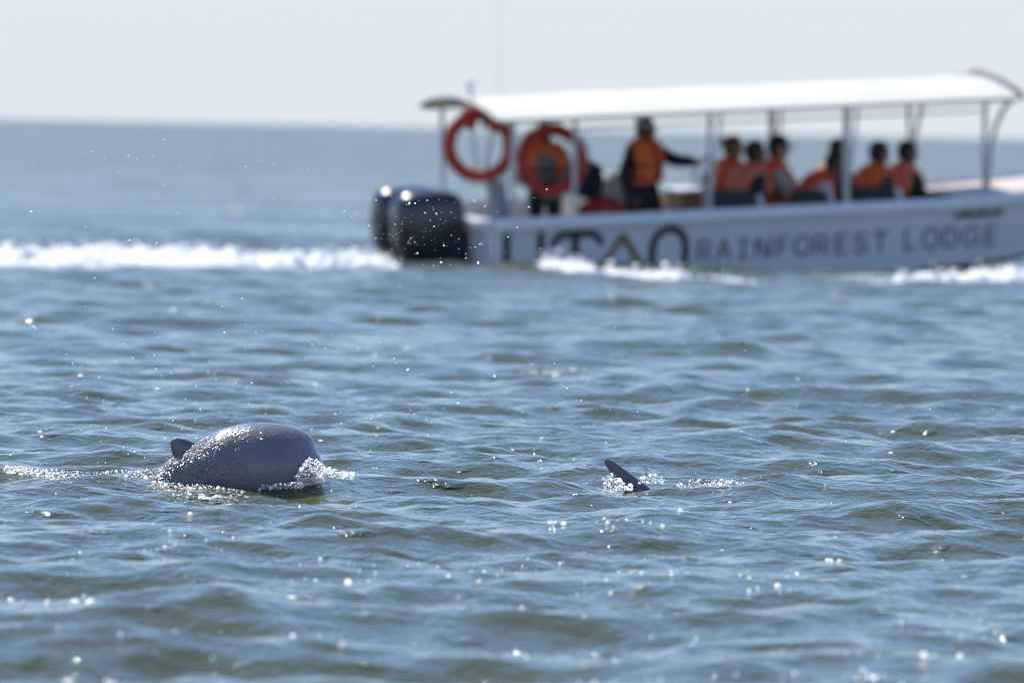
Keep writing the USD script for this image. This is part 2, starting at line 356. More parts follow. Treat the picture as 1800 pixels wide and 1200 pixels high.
def rail(sgn):
    prof = [(-.035, -.07), (.055, -.07), (.055, -.02), (.03, .035), (-.02, .045), (-.035, .02)]
    R = []
    for i, x in enumerate(xs):
        b = float(beam(x)); s = float(sheer(x))
        R.append([(x, sgn * (max(b, .02) + u), s + v) for u, v in prof])
    R = np.array(R); k = R.shape[1]; F = []
    for i in range(len(xs) - 1):
        for j in range(k):
            a, b2 = i * k + j, i * k + (j + 1) % k
            F += [[a, b2, b2 + k], [a, b2 + k, a + k]]
    e = (len(xs) - 1) * k
    for j in range(1, k - 1): F += [[0, j + 1, j], [e, e + j, e + j + 1]]
    t = trimesh.Trimesh(R.reshape(-1, 3), F, process=False); trimesh.repair.fix_normals(t); return t
for sgn in (-1, 1): obj('gunwale', rail(sgn), MAT['gunwale_white'], boat, 30)
obj('floor', box(.2, 6.4, -.86, .86, -.12, -.08), MAT['floor_grey'], boat, False)
# foredeck: cambered, just inside the gunwale
dx = np.linspace(6.05, 9.5, 24); dy = np.linspace(-1, 1, 13)
top = np.array([[(x, t * (max(float(beam(x)) - .047, .015)), float(sheer(x)) - .05 + .06 * (1 - t * t)) for t in dy] for x in dx])
Vd = np.concatenate([top.reshape(-1, 3), top.reshape(-1, 3) - [0, 0, .04]]); nn = top.shape[0] * top.shape[1]; F = []
for i in range(len(dx) - 1):
    for j in range(len(dy) - 1):
        a = i * len(dy) + j; q = [a, a + len(dy), a + len(dy) + 1, a + 1]
        F += [[q[0], q[1], q[2]], [q[0], q[2], q[3]], [q[2] + nn, q[1] + nn, q[0] + nn], [q[3] + nn, q[2] + nn, q[0] + nn]]
obj('foredeck', trimesh.Trimesh(Vd, F, process=False), MAT['deck_cream'], boat, 40)
obj('deck_bulkhead', box(6.05, 6.09, -.98, .98, -.08, .44), MAT['hull_white'], boat, False)
obj('stern_deck', box(.24, .80, -.94, .96, .36, .40), MAT['gunwale_white'], boat, False)
# roof
RX0, RX1, RW, RZ, RC = .30, 6.62, 1.07, 1.635, .15
def arch(t): return RZ + RC * (1 - t * t)
rxs = np.linspace(RX0, RX1, 30); ry = np.linspace(-1, 1, 25)
sag = lambda x, t: -.012 * math.sin((x - RX0) / (RX1 - RX0) * math.pi * 4) ** 2 * (1 - t * t)
T1 = np.array([[(x, t * RW, arch(t) + sag(x, t)) for t in ry] for x in rxs]); nn = T1.shape[0] * T1.shape[1]
Vr = np.concatenate([T1.reshape(-1, 3), T1.reshape(-1, 3) - [0, 0, .03]]); F = []; k = len(ry)
for i in range(len(rxs) - 1):
    for j in range(k - 1):
        a = i * k + j; q = [a, a + k, a + k + 1, a + 1]
        F += [[q[0], q[1], q[2]], [q[0], q[2], q[3]], [q[2] + nn, q[1] + nn, q[0] + nn], [q[3] + nn, q[2] + nn, q[0] + nn]]
for i in range(len(rxs) - 1):
    for j, fl in ((0, 0), (k - 1, 1)):
        q = [i * k + j, i * k + j + nn, (i + 1) * k + j + nn, (i + 1) * k + j]; q = q[::-1] if fl else q
        F += [[q[0], q[1], q[2]], [q[0], q[2], q[3]]]
for j in range(k - 1):
    for i, fl in ((0, 1), (len(rxs) - 1, 0)):
        q = [i * k + j, i * k + j + nn, i * k + j + 1 + nn, i * k + j + 1]; q = q[::-1] if fl else q
        F += [[q[0], q[1], q[2]], [q[0], q[2], q[3]]]
rf = trimesh.Trimesh(Vr, F, process=False); trimesh.repair.fix_normals(rf)
obj('roof', rf, MAT['roof_white'], boat, 30)
for x, dxr in ((RX0 - .025, -1), (RX1 + .025, 1)):
    obj('roof_rim', tube([(x, t * (RW + .02), arch(t) - .005) for t in np.linspace(-1, 1, 21)], .026, 8), MAT['dark_trim'], boat)
obj('roof_rim', tube([(x, .0 + y, z) for x, y, z in [(RX1 + .02, t * RW, arch(t) + .055) for t in np.linspace(-1, .25, 14)]], .016, 8), MAT['dark_trim'], boat)
for sgn in (-1, 1):
    obj('roof_beam', tube([(x, sgn * (RW - .05), RZ - .030) for x in np.linspace(RX0, RX1, 12)], .022, 8), MAT['pole_grey'], boat)
    obj('side_rail', tube([(x, sgn * (RW - .05), RZ - .14) for x in np.linspace(1.2, 6.2, 8)], .012, 8), MAT['pole_grey'], boat)
for x in (.5, 1.24, 2.86, 4.52, 6.22):
    obj('roof_bow', tube([(x, t * (RW - .06), arch(t) - .055) for t in np.linspace(-1, 1, 13)], .016, 8), MAT['pole_grey'], boat)
    for sgn in (-1, 1):
        y0, y1 = sgn * .985, sgn * 1.01
        obj('post', tube([(x, y0, .40), (x - .01, y0, 1.0), (x, y1, RZ - .035)], .026 if x != 4.52 else .040, 10), MAT['pole_grey'], boat)
        if x > 1.3 and x < 6:
            obj('brace', tube([(x - .02, y0, .56), (x + .10, y0, 1.25), (x + .13, y1, RZ - .035)], .018, 8), MAT['pole_grey'], boat)
for sgn in (-1, 1):
    c = [(6.26, sgn * .98, .55), (6.27, sgn * .98, .85), (6.30, sgn * .99, 1.12), (6.36, sgn * .99, 1.34), (6.45, sgn * 1.0, 1.50), (6.54, sgn * 1.0, RZ - .03)]
    obj('front_post', tube(c, .028, 10), MAT['pole_grey'], boat)
# stern fittings
g = boat_at(872, 350, -.55)
obj('stern_stand', tm(m3.Manifold.batch_hull([m3.Manifold.cube((.10, .20, .02), True).translate((g[0] - .03, -.55, g[2] + .20)), m3.Manifold.cube((.20, .24, .02), True).translate((g[0] + .08, -.55, .42))])), MAT['stand_grey'], boat, False)
g = boat_at(848, 368, -.7)
obj('stern_box', box(g[0] - .13, g[0] + .13, -.82, -.58, .405, .52, .03), MAT['gunwale_white'], boat)
obj('stern_light', union([m3.Manifold.cylinder(.14, .035, .035, 12).translate((.42, 0, 1.80)), ball((.42, 0, 1.95), .045, 12)]), MAT['gunwale_white'], boat)
obj('antenna', tube([(.85, .2, 1.79), (.86, .2, 2.3), (.87, .2, 2.9)], [.005, .004, .002], 6), MAT['pole_grey'], boat)
for a, b2 in (((830, 238), (842, 318)), ((864, 238), (850, 318))):
    p, q = boat_at(*a, .3), boat_at(*b2, .3); obj('stern_brace', tube([p, (p + q) / 2, q], .02, 8), MAT['pole_grey'], boat)
# seats: cross benches, dark upholstered bench ends with a pale slanted frame
for i, px in enumerate((1250, 1398, 1500)):
    x0 = boat_at(px, 350, -.75)[0]
    L0 = (.56, .40, .52)[i]
    pr = Polygon([(0, -.08), (0, .66 + .04 * (i == 0)), (.05, .69 + .04 * (i == 0)), (L0 - .10, .67 + .04 * (i == 0)), (L0, .56), (L0, -.08)])
    e = trimesh.creation.extrude_polygon(pr, .10, engine='earcut'); e.vertices = np.stack([e.vertices[:, 0] + x0, -.80 + e.vertices[:, 2], e.vertices[:, 1]], 1); trimesh.repair.fix_normals(e)
    o = obj('bench_end', e, MAT['seat_dark'], boat, False)
    obj('bench_frame', tm(m3.Manifold.batch_hull([ball((x0 + L0 + .03, -.75, .62), .03), ball((x0 + L0 + .10, -.75, .30), .035), ball((x0 + L0 + .01, -.77, .62), .03), ball((x0 + L0 + .16, -.77, -.05), .035)])), MAT['gunwale_white'], o)
    o = obj('bench', box(x0 + .02, x0 + .50, -.69, .80, .20, .30, .03), MAT['seat_dark'], boat)
    for sgn in (-.5, .6): obj('bench_leg', box(x0 + .1, x0 + .42, sgn - .04, sgn + .04, -.08, .205), MAT['gunwale_white'], o, False)
# helm
hx = boat_at(1235, 298, .05)
cx = boat_at(1202, 350, .5)[0]
con = obj('helm_console', box(cx - .12, cx + .14, .30, .74, -.08, .60, .04), MAT['tan_wood'], boat)
obj('console_top', box(cx - .14, cx + .16, .28, .76, .60, .635, .015), MAT['gunwale_white'], con)
obj('steering_column', tube([(hx[0] + .02, .05, -.08), (hx[0] + .03, .05, .5), (hx[0] + .02, .05, hx[2] - .02)], .03, 10), MAT['pole_grey'], boat)
wheel = trimesh.creation.torus(.17, .014, 28, 10); wheel.apply_transform(trimesh.transformations.rotation_matrix(math.radians(-62), [0, 1, 0])); wheel.apply_translation((hx[0], .05, hx[2]))
obj('steering_wheel', wheel, MAT['dark_trim'], boat)
# outboard engines
def outboard(yc):
    def loft(rows, k=28):
        V = []
        for z, x0, x1, w, e in rows:
            for a in np.linspace(0, 2 * math.pi, k, endpoint=False):
                c, s = math.cos(a), math.sin(a)
                V.append(((x0 + x1) / 2 + (x1 - x0) / 2 * np.sign(c) * abs(c) ** e, yc + w / 2 * np.sign(s) * abs(s) ** e, z))
        F = []
        for i in range(len(rows) - 1):
            for j in range(k):
                a, b2 = i * k + j, i * k + (j + 1) % k
                F += [[a, b2, b2 + k], [a, b2 + k, a + k]]
        e = (len(rows) - 1) * k
        for j in range(1, k - 1): F += [[0, j + 1, j], [e, e + j, e + j + 1]]
        return trimesh.Trimesh(V, F, process=False)
    X0, X1 = -.66, .16
    rows = [(-.10, X0 + .16, X1 - .04, .34, .6), (.10, X0 + .09, X1 - .02, .40, .6), (.16, X0 + .05, X1, .46, .6), (.30, X0 + .01, X1 + .01, .52, .6), (.50, X0, X1, .53, .62), (.66, X0 + .01, X1 - .01, .51, .65),
            (.745, X0 + .04, X1 - .04, .46, .7), (.79, X0 + .09, X1 - .10, .38, .75), (.815, X0 + .16, X1 - .18, .28, .85), (.825, X0 + .26, X1 - .30, .12, 1.0)]
    o = obj('outboard_motor', loft(rows), MAT['engine_black'], boat, 50)
    obj('engine_leg', loft([(-.62, X0 + .20, X1 - .24, .10, .8), (-.30, X0 + .15, X1 - .15, .16, .8), (.0, X0 + .12, X1 - .08, .26, .7), (.10, X0 + .12, X1 - .04, .34, .6)], 20), MAT['engine_dark'], o)
    obj('engine_band', loft([(.285, X0 + .003, X1 + .016, .530, .6), (.315, X0 + .000, X1 + .016, .534, .6)], 28), MAT['engine_dark'], o)
    obj('engine_bracket', box(X1 - .06, .25, yc - .13, yc + .13, .05, .40, .03), MAT['engine_dark'], o)
    bl = [m3.Manifold.batch_hull([ball((X0 + .14, yc, -.60), .03, 8), ball((X0 + .11, yc + .13 * math.cos(a), -.60 + .13 * math.sin(a)), .02, 8), ball((X0 + .16, yc + .12 * math.cos(a + .6), -.60 + .12 * math.sin(a + .6)), .015, 8)]) for a in (0, 2.094, 4.189)]
    obj('propeller', union(bl), MAT['engine_dark'], o)
outboard(-.34); outboard(.24)

# lettering on the near side
def letter(shape, name, m, depth=.004):
    gs = getattr(shape, 'geoms', [shape])
    t = trimesh.util.concatenate([trimesh.creation.extrude_polygon(g, depth, engine='earcut') for g in gs])
    stick(t, name, m)
def stick(t, name, m):
    v = t.vertices.copy(); x, z = v[:, 0], v[:, 1]
    t.vertices = np.stack([x, side_y(x, z) - .004 - v[:, 2], z], 1)
    trimesh.repair.fix_normals(t)
    obj(name, t, MAT[m], hull, False, 'gold caret shaped letter' if m == 'letter_gold' else None)
lx = lambda px, py=430: boat_at(px, py, -1.02)[0]
ZT, ZB, WD = .375, -.06, .085
def stroke(pts, w=WD, cap='flat'): return LineString(pts).buffer(w / 2, cap_style=cap, join_style='round')
a, b2 = lx(893), lx(952); rU = (b2 - a) / 2
letter(stroke([(a, ZT), (a, ZB + rU)] + [(a + rU - rU * math.cos(t), ZB + rU - rU * math.sin(t)) for t in np.linspace(0, math.pi, 17)] + [(b2, ZT)]), 'large_letter', 'letter_dark')
s0, a, b2 = lx(1013), lx(974), lx(1057); q = .13
bar = [(a, ZT - .04 - q)] + [(a + q - q * math.cos(t), ZT - .04 - q + q * math.sin(t)) for t in np.linspace(.15, math.pi / 2, 8)] + [(b2 - q + q * math.sin(t), ZT - .04 - q + q * math.cos(t)) for t in np.linspace(0, math.pi / 2, 8)]
letter(union_all([stroke(bar), stroke([(s0, ZT - .05), (s0, ZB)])]), 'large_letter', 'letter_dark')
a = lx(1095)
letter(union_all([stroke([(lx(1066) - .04, ZB), (a, ZT - .07)], .075), stroke([(a, ZT - .07), (lx(1124) + .04, ZB)], .075)]), 'large_letter', 'letter_gold')
a, b2 = lx(1148), lx(1206); rN = (b2 - a) / 2
letter(stroke([(a, ZB)] + [(a + rN - rN * math.cos(t), ZT - .03 - rN + rN * math.sin(t)) for t in np.linspace(0, math.pi, 21)] + [(b2, ZB)]), 'large_letter', 'letter_dark')
def word(text, px0, px1, z0, h, name):
    x0, x1 = lx(px0), lx(px1)
    for i, ch in enumerate(text):
        t = meshkit.text_mesh(ch, h, .004); w = np.ptp(t.vertices[:, 0])
        cxx = x0 + (x1 - x0) * (i + .5) / len(text)
        t.apply_translation((cxx - t.bounds[:, 0].mean(), z0, 0)); stick(t, name, 'letter_grey')
word('RAINFOREST', 1222, 1566, -.035, .235, 'small_letter')
word('LODGE', 1584, 1762, -.025, .235, 'small_letter')
rx0, rx1 = lx(1676, 385), lx(1757, 378)
dec = []
for i in range(9):                        # a dark slanted registration mark, too blurred to read
    xx = rx0 + (rx1 - rx0) * i / 8.6; hh = .07 + .03 * ((i * 7) % 3) / 2
    dec.append(Polygon([(xx, .30), (xx + .035, .30), (xx + .065, .30 + hh), (xx + .03, .30 + hh)]))
dec.append(Polygon([(rx0 - .02, .325), (rx1 + .02, .335), (rx1 + .06, .365), (rx0 + .02, .35)]))
letter(union_all(dec), 'registration_mark', 'letter_dark')

def hull_displaces(x, y, z):
    """The sea inside the hull's outline is pushed down, as the boat displaces it."""
    dx, dy = x - BO[0], y - BO[1]
    u = dx * BR[0, 0] + dy * BR[1, 0]; v = dx * BR[0, 1] + dy * BR[1, 1]
    near = (u > .15) & (u < 9.5)
    inside = near & (np.abs(v + .02) < beam(np.clip(u, 0, 9.7)) * CH - .10)
    return np.where(inside, np.minimum(z, -.75), z)
# ------------------------------------------------------------------ people
def unit(v): v = np.asarray(v, float); return v / np.linalg.norm(v)
def hand_parts(w, d, n, side, curl=.5):
    """Palm, four unequal fingers of two bends and a side thumb. w wrist, d pointing direction, n palm normal (the way fingers curl), side +1/-1 thumb side."""
    d, n = unit(d), unit(n); n = unit(n - d * np.dot(n, d)); s = np.cross(d, n) * side
    w = np.asarray(w, float); ms = []
    palm = [ball(w + d * .01 + s * k, .017, 8) for k in (-.018, .018)] + [ball(w + d * .085 + s * k, .013, 8) for k in (-.032, .032)]
    ms.append(m3.Manifold.batch_hull(palm))
    for k, L in zip((.033, .011, -.011, -.032), (.068, .076, .070, .054)):
        p = w + d * .085 + s * k; pts = [p]; a = curl * .5
        for f in (.45, .32, .23):
            pts.append(pts[-1] + (d * math.cos(a) + n * math.sin(a)) * L * f); a += curl
        ms += chain([(q, r) for q, r in zip(pts, (.0105, .0095, .009, .008))], 8)
    t0 = w + d * .03 + s * .028; t1 = t0 + unit(d * .6 + s * .8 + n * .2) * .04; t2 = t1 + unit(d * .9 + s * .2 + n * .4) * .032
    ms += chain([(t0, .014), (t1, .011), (t2, .009)], 8)
    return ms
def person(name_unused, label, group, pos, facing, lean=.06, skin='skin_dark', hair='hair_black', shirt='cloth_black', vest='vest_orange', trousers='cloth_black',
           standing=False, hands=None, headturn=0.0, headdown=0.0, hairstyle='short', scale=1.0, vest_front=True, short_sleeve=False, cap=None, gap=.045, reach=None, robe=False):
    """pos: boat coordinates of the seat under the hips (or of the floor between the feet); facing: degrees from the bow, + to port."""
    A = BOAT @ m44(rotz(math.radians(facing)) * scale, pos)
    o = xform('person', A, label, 'person', group)
    hz = .86 if standing else .09
    up = lambda z, y=0.0, x=0.0: np.array([x + lean * 1.6 * z - (0 if standing else .02), y, hz + z])
    sh = {k: up(.43, .185 * k) for k in (1, -1)}
    hip = {k: np.array([0, .09 * k, hz]) for k in (1, -1)}
    if standing:
        knee = {1: (.04, .11, .46), -1: (.05, -.12, .46)}; ank = {1: (.0, .12, .09), -1: (.06, -.14, .09)}; toe = {k: np.array(ank[k]) + [.15, .02 * k, -.05] for k in (1, -1)}
    else:
        knee = {1: (.43, .12, .10), -1: (.42, -.13, .11)}; ank = {1: (.40, .11, -.31), -1: (.44, -.13, -.31)}; toe = {k: np.array(ank[k]) + [.15, .02 * k, -.045] for k in (1, -1)}
    dflt = {1: ((-.05, .31, .20 + hz), (.20, .20, .08 + hz)), -1: ((-.06, -.32, .20 + hz), (.19, -.20, .09 + hz))}
    if standing: dflt = {1: ((-.02, .27, .16 + hz), (.14, .24, -.05 + hz)), -1: ((-.02, -.27, .16 + hz), (.14, -.24, -.05 + hz))}
    arms = {**dflt, **(hands or {})}
    if reach is not None:                     # boat coordinates that the left hand holds
        h = rotz(math.radians(-facing)) @ (np.asarray(reach) - pos) / scale
        d = unit(h - sh[1]); h = h - d * .10
        arms[1] = (tuple((sh[1] + h) / 2 + [0, 0, -.06]), tuple(h))
    hc = up(.66) + np.array([.03 + .05 * headdown, 0, -.03 * headdown])
    fw = rotz(headturn) @ np.array([math.cos(headdown), 0, -math.sin(headdown)]); lf = rotz(headturn) @ np.array([0, 1.0, 0]); hu = np.cross(fw, lf)
    H = lambda f, l, u: hc + fw * f + lf * l + hu * u
    torso = lambda g: [m3.Manifold.batch_hull([ball(q, r + g, 12) for q, r in L]) for L in (
        [(hip[1], .105), (hip[-1], .105), (up(.14, .06), .095), (up(.14, -.06), .095)],
        [(up(.14, .06), .095), (up(.14, -.06), .095), (up(.32, .085, .01), .105), (up(.32, -.085, .01), .105)],
        [(up(.32, .085, .01), .105), (up(.32, -.085, .01), .105), (up(.42, .13), .062), (up(.42, -.13), .062), (up(.47, 0), .06)])]
    def arm(k, g, upto=2):
        e, w = np.array(arms[k][0]), np.array(arms[k][1])
        c = [(sh[k], .056 + g), ((sh[k] + e) / 2, .047 + g), (e, .040 + g)]
        if upto > 1: c += [((e * .55 + w * .45), .038 + g), (w, .026 + g)]
        return chain(c, 10)
    leg = lambda k, g: chain([(hip[k], .10 + g), ((hip[k] + np.array(knee[k])) / 2, .080 + g), (knee[k], .058 + g), (np.array(knee[k]) * .6 + np.array(ank[k]) * .4, .056 + g), (ank[k], .040 + g)], 10)
    body = torso(-.006) + chain([(up(.44), .055), (up(.56, 0, .01), .050), (H(0, 0, -.03), .05)], 10)
    body += [m3.Manifold.batch_hull([ball(H(-.015, 0, .035), .084, 14), ball(H(.025, 0, .025), .074, 12), ball(H(.045, 0, -.065), .040, 10), ball(H(.0, .035, -.04), .045, 8), ball(H(.0, -.035, -.04), .045, 8)]),
             m3.Manifold.batch_hull([ball(H(.092, 0, .015), .010, 8), ball(H(.112, 0, -.022), .011, 8), ball(H(.09, .014, -.026), .010, 8), ball(H(.09, -.014, -.026), .010, 8)]),
             m3.Manifold.batch_hull([ball(H(.085, .018, -.056), .008, 6), ball(H(.085, -.018, -.056), .008, 6), ball(H(.092, 0, -.054), .008, 6)])]
    for k in (1, -1):
        body.append(m3.Manifold.batch_hull([ball(H(-.01, .078 * k, .015), .016, 8), ball(H(-.022, .084 * k, .025), .015, 8), ball(H(-.008, .078 * k, -.018), .011, 8)]))
        body += arm(k, 0) + leg(k, -.012) + chain([(ank[k], .036), (toe[k], .026)], 8)
        e, w = np.array(arms[k][0]), np.array(arms[k][1]); d = unit(w - e)
        body += hand_parts(w, d if abs(d[2]) < .8 else unit(d + [.3, 0, 0]), [0.1, -.25 * k, -1.0], k, .55)
    obj('body', soften(union(body), .035, 5), MAT[skin], o, 60)
    sl = union(torso(.008) + sum([arm(k, .036, 1 if short_sleeve else 2) for k in (1, -1)], []))
    neck = m3.Manifold.batch_hull([ball(up(.50, 0, .01), .055, 10), ball(up(.68, 0, .05), .075, 10)])
    obj('shirt', soften(sl - neck, .05, 5), MAT[shirt], o, 60)
    tr = union([m3.Manifold.batch_hull([ball(hip[1], .112, 12), ball(hip[-1], .112, 12), ball(up(.09, .06), .108, 10), ball(up(.09, -.06), .108, 10)])] + sum([leg(k, .008) for k in (1, -1)], []))
    if robe: tr = tr + m3.Manifold.batch_hull([ball(hip[1], .115), ball(hip[-1], .115), ball((.12, .17, .25), .10), ball((.12, -.17, .25), .10), ball((-.08, .15, .25), .10), ball((-.08, -.15, .25), .10)])
    obj('trousers', soften(tr, .05, 5), MAT[trousers], o, 60)
    for k in (1, -1): obj('shoe', soften(union(chain([(np.array(ank[k]) - [.03, 0, .02], .045), (np.array(toe[k]) + [.02, 0, 0], .036)], 10)), .04, 4), MAT['cloth_black'], o, 60)
    if vest:
        big = union(torso(.078) + [m3.Manifold.batch_hull([ball(sh[k] + [0, -.03 * k, .0], .088, 12), ball(up(.30, .15 * k), .10, 12)]) for k in (1, -1)] + [m3.Manifold.batch_hull([ball(up(z, y, x), .075, 12) for z in (.13, .36) for y in (-.07, .07)]) for x in (-.125, .135)])
        cutter = [m3.Manifold.batch_hull([ball(sh[k] + [.0, .08 * k, -.11], .080, 12), ball(up(.20, .29 * k), .115, 12), ball(np.array(arms[k][0]) + [0, .06 * k, 0], .085, 12)]) for k in (1, -1)]
        low = m3.Manifold.cube((2, 2, 2), True).translate((0, 0, hz + .06 - 1))
        cutter += [low, neck]
        if vest_front: cutter.append(m3.Manifold.cube((.30, gap, .9), True).translate(tuple(up(.25, 0, .23))))
        v = big - union(cutter)
        ob = obj('life_vest', soften(v, .04, 3), MAT[vest], o, 50)
        for z in (.13, .27):
            slab = m3.Manifold.cube((1.2, 1.2, .03), True).translate(tuple(up(z)))
            obj('vest_strap', tm((union(torso(.084)) ^ slab) - union(torso(.06))), MAT['cloth_black'], ob, 40)
    hs = [ball(H(-.022, 0, .045), .090, 14), ball(H(-.035, 0, .0), .082, 12), ball(H(.015, 0, .062), .070, 12)]
    if hairstyle == 'long': hs += [ball(H(-.06, 0, -.09), .065, 10), ball(H(-.075, 0, -.19), .05, 10)]
    if hairstyle == 'bun': hs2 = [ball(H(-.11, 0, .07), .04, 10)]
    hm = m3.Manifold.batch_hull(hs[:3])
    if hairstyle == 'long': hm = hm + m3.Manifold.batch_hull(hs[1:2] + hs[3:4]) + m3.Manifold.batch_hull(hs[3:5])
    if hairstyle == 'bun': hm = hm + hs2[0]
    face = m3.Manifold.batch_hull([ball(H(.10, 0, -.01), .060, 10), ball(H(.07, 0, -.10), .075, 10), ball(H(.20, 0, -.04), .09, 10)])
    obj('hair', soften(hm - face, .025, 3), MAT[hair], o, 60)
    if cap:
        cm = m3.Manifold.batch_hull([ball(H(-.018, 0, .052), .094, 14), ball(H(.015, 0, .060), .082, 12)]) - m3.Manifold.cube((.6, .6, .4), True).rotate((0, 0, 0)).translate(tuple(H(0, 0, .03) - [0, 0, .2]))
        cm = cm + m3.Manifold.batch_hull([ball(H(.08, .055, .035), .008, 6), ball(H(.08, -.055, .035), .008, 6), ball(H(.16, .035, .025), .007, 6), ball(H(.16, -.035, .025), .007, 6)])
        obj('cap', soften(cm, .03, 2), MAT[cap], o, 50)
    for k in (1, -1): obj('eye', tm(ball(H(.082, .031 * k, .018), .011, 8)), MAT['eye_dark'], o, True)
    return o
GP = 'passengers in life vests on the boat'
def seat_pos(px, py, y, standing=False):       # seat point from the photo's head top
    p = boat_at(px, py, y); return p
def seated(px, py, y, label, **kw):
    kw['scale'] = kw.get('scale', 1.0) * 1.18
    p = boat_at(px, py, y); ln = kw.get('lean', .06); sc = kw.get('scale', 1.0)
    person('person', label, GP, (p[0] - (ln * 1.05 + .03) * sc * math.cos(math.radians(kw.get('facing', 0))), y, p[2] - .875 * sc), kw.pop('facing', 0), **kw)
p = boat_at(1130, 207, .02)
fl = p[2] - 1.645
person('person', 'standing helmsman with black sleeves and open orange vest, one arm out to the wheel', None, (p[0], .02, fl), -62, lean=.02, skin='skin_dark', standing=True, scale=1.0,
       trousers='cloth_black', vest='vest_orange', gap=.09, reach=(hx[0] - .04, .0, hx[2] + .06), robe=True, headturn=.6,
       hands={-1: ((-.04, -.29, 1.04), (.06, -.27, .80))}, headdown=.1)
p = boat_at(957, 216, -.20)
person('person', 'person in grey shirt standing at the stern behind the second life ring', GP, (p[0], -.20, p[2] - 1.645 * .98), -105, lean=.0, skin='skin_dark', standing=True, scale=.98,
       shirt='cloth_grey', vest='vest_orange', trousers='cloth_black', gap=.24, hands={1: ((.05, .28, 1.02), (.26, .15, .98)), -1: ((.05, -.28, 1.02), (.27, -.14, .96))})
seated(1293, 238, .25, 'passenger with fair brown hair at the rear of the seated group, bright orange vest', facing=4, hair='hair_blond', vest='vest_red', skin='skin_light', hairstyle='bun', lean=.02)
seated(1332, 247, -.30, 'black haired passenger in faded orange vest and black sleeves above the first dark bench end', facing=2, hair='hair_black', vest='vest_pale', lean=.10, skin='skin_dark')
seated(1371, 239, .30, 'passenger in dark cap and pale sleeves facing the bow, hands held out in front', facing=-12, cap='cloth_navy', shirt='cloth_pale', vest='vest_orange', trousers='cloth_taupe', skin='skin_light', lean=.04,
       hands={1: ((.16, .25, .32), (.36, .12, .34)), -1: ((.14, -.25, .30), (.34, -.10, .32))})
seated(1464, 262, -.25, 'passenger bending forward in pale shirt and orange vest, dark hair, just behind the thick post', facing=-6, shirt='cloth_pale', vest='vest_red', hair='hair_black', lean=.32, headdown=.5, scale=.98, short_sleeve=False)
seated(1480, 243, .45, 'brown haired passenger mostly hidden by the thick grey post', facing=0, hair='hair_brown', shirt='cloth_brown', vest='vest_pale', skin='skin_light', hairstyle='long')
seated(1549, 248, -.28, 'black haired passenger with dark brown sleeves, second from the bow', facing=6, shirt='cloth_brown', vest='vest_orange', hair='hair_black', lean=.03, headdown=.1)
seated(1600, 247, -.05, 'foremost passenger nearest the bow, black sleeves under pale orange vest', facing=4, shirt='cloth_black', vest='vest_pale', hair='hair_black', lean=.06,
       hands={-1: ((.10, -.26, .28), (.32, -.12, .20))})

# ------------------------------------------------------------------ things on the boat
def life_ring(px, py, y, turn, tilt, label, band):
    p = boat_at(px, py, y)
    R = rotz(math.radians(turn)) @ rotx(math.radians(90 + tilt))          # ring axis (its z) turned towards the camera and the stern
    o = xform('life_ring', BOAT @ m44(R, p), label, 'life ring', 'red life rings at the stern')
    t = trimesh.creation.torus(.335, .067, 48, 18); t.vertices[:, 2] *= .85
    obj('ring', t, MAT['ring_red'], o, 60)
    for a0 in np.radians([45, 135, 225, 315]) + band:
        aa_ = np.linspace(a0 - .11, a0 + .11, 6); V = []
        for a in aa_:
            for b in np.linspace(0, 2 * math.pi, 18, endpoint=False):
                V.append(((.335 + .070 * math.cos(b)) * math.cos(a), (.335 + .070 * math.cos(b)) * math.sin(a), .060 * math.sin(b)))
        F = []
        for i in range(5):
            for k in range(18):
                a, b = i * 18 + k, i * 18 + (k + 1) % 18; F += [[a, b, b + 18], [a, b + 18, a + 18]]
        t = trimesh.Trimesh(V, F, process=False); trimesh.repair.fix_normals(t)
        obj('band', t, MAT['ring_red'], o, 60)
    for q in range(4):
        a = np.linspace(math.pi / 4 + q * math.pi / 2 + band, 3 * math.pi / 4 + q * math.pi / 2 + band, 9)
        obj('grab_rope', tube([((.395 + .03 * math.sin((x - a[0]) / (a[-1] - a[0]) * math.pi)) * math.cos(x), (.395 + .03 * math.sin((x - a[0]) / (a[-1] - a[0]) * math.pi)) * math.sin(x), 0) for x in a], .008, 6), MAT['rope_pale'], o)
    return p
p1 = life_ring(843, 257, -.62, -31, 4, 'red life ring hanging clear under the rear corner of the roof', .0)
p2 = life_ring(970, 282, -.55, -14, -4, 'red life ring further forward, overlapped by posts and a passenger', .3)
g = boat_at(843, 205, -.62)
o = xform('folded_life_jacket', BOAT @ m44(np.eye(3), g), 'red folded life jacket tied above the rear life ring', 'life jacket')
def pad(a, b, r): return m3.Manifold.batch_hull([ball(a, r, 10), ball(b, r, 10), ball((np.array(a) + b) / 2 + [0, .03, .0], r * 1.15, 10)])
obj('panel', soften(union([pad((-.15, 0, .05), (-.10, 0, -.09), .065), pad((.10, -.03, .03), (.17, -.03, -.13), .065)]), .03, 4), MAT['ring_red'], o, 60)
obj('collar', soften(union([pad((-.12, -.02, .06), (.10, -.02, .03), .055)]), .03, 4), MAT['ring_red'], o, 60)
obj('strap', box(-.02, .03, -.11, -.085, -.12, .09, .008), MAT['cloth_grey'], o)
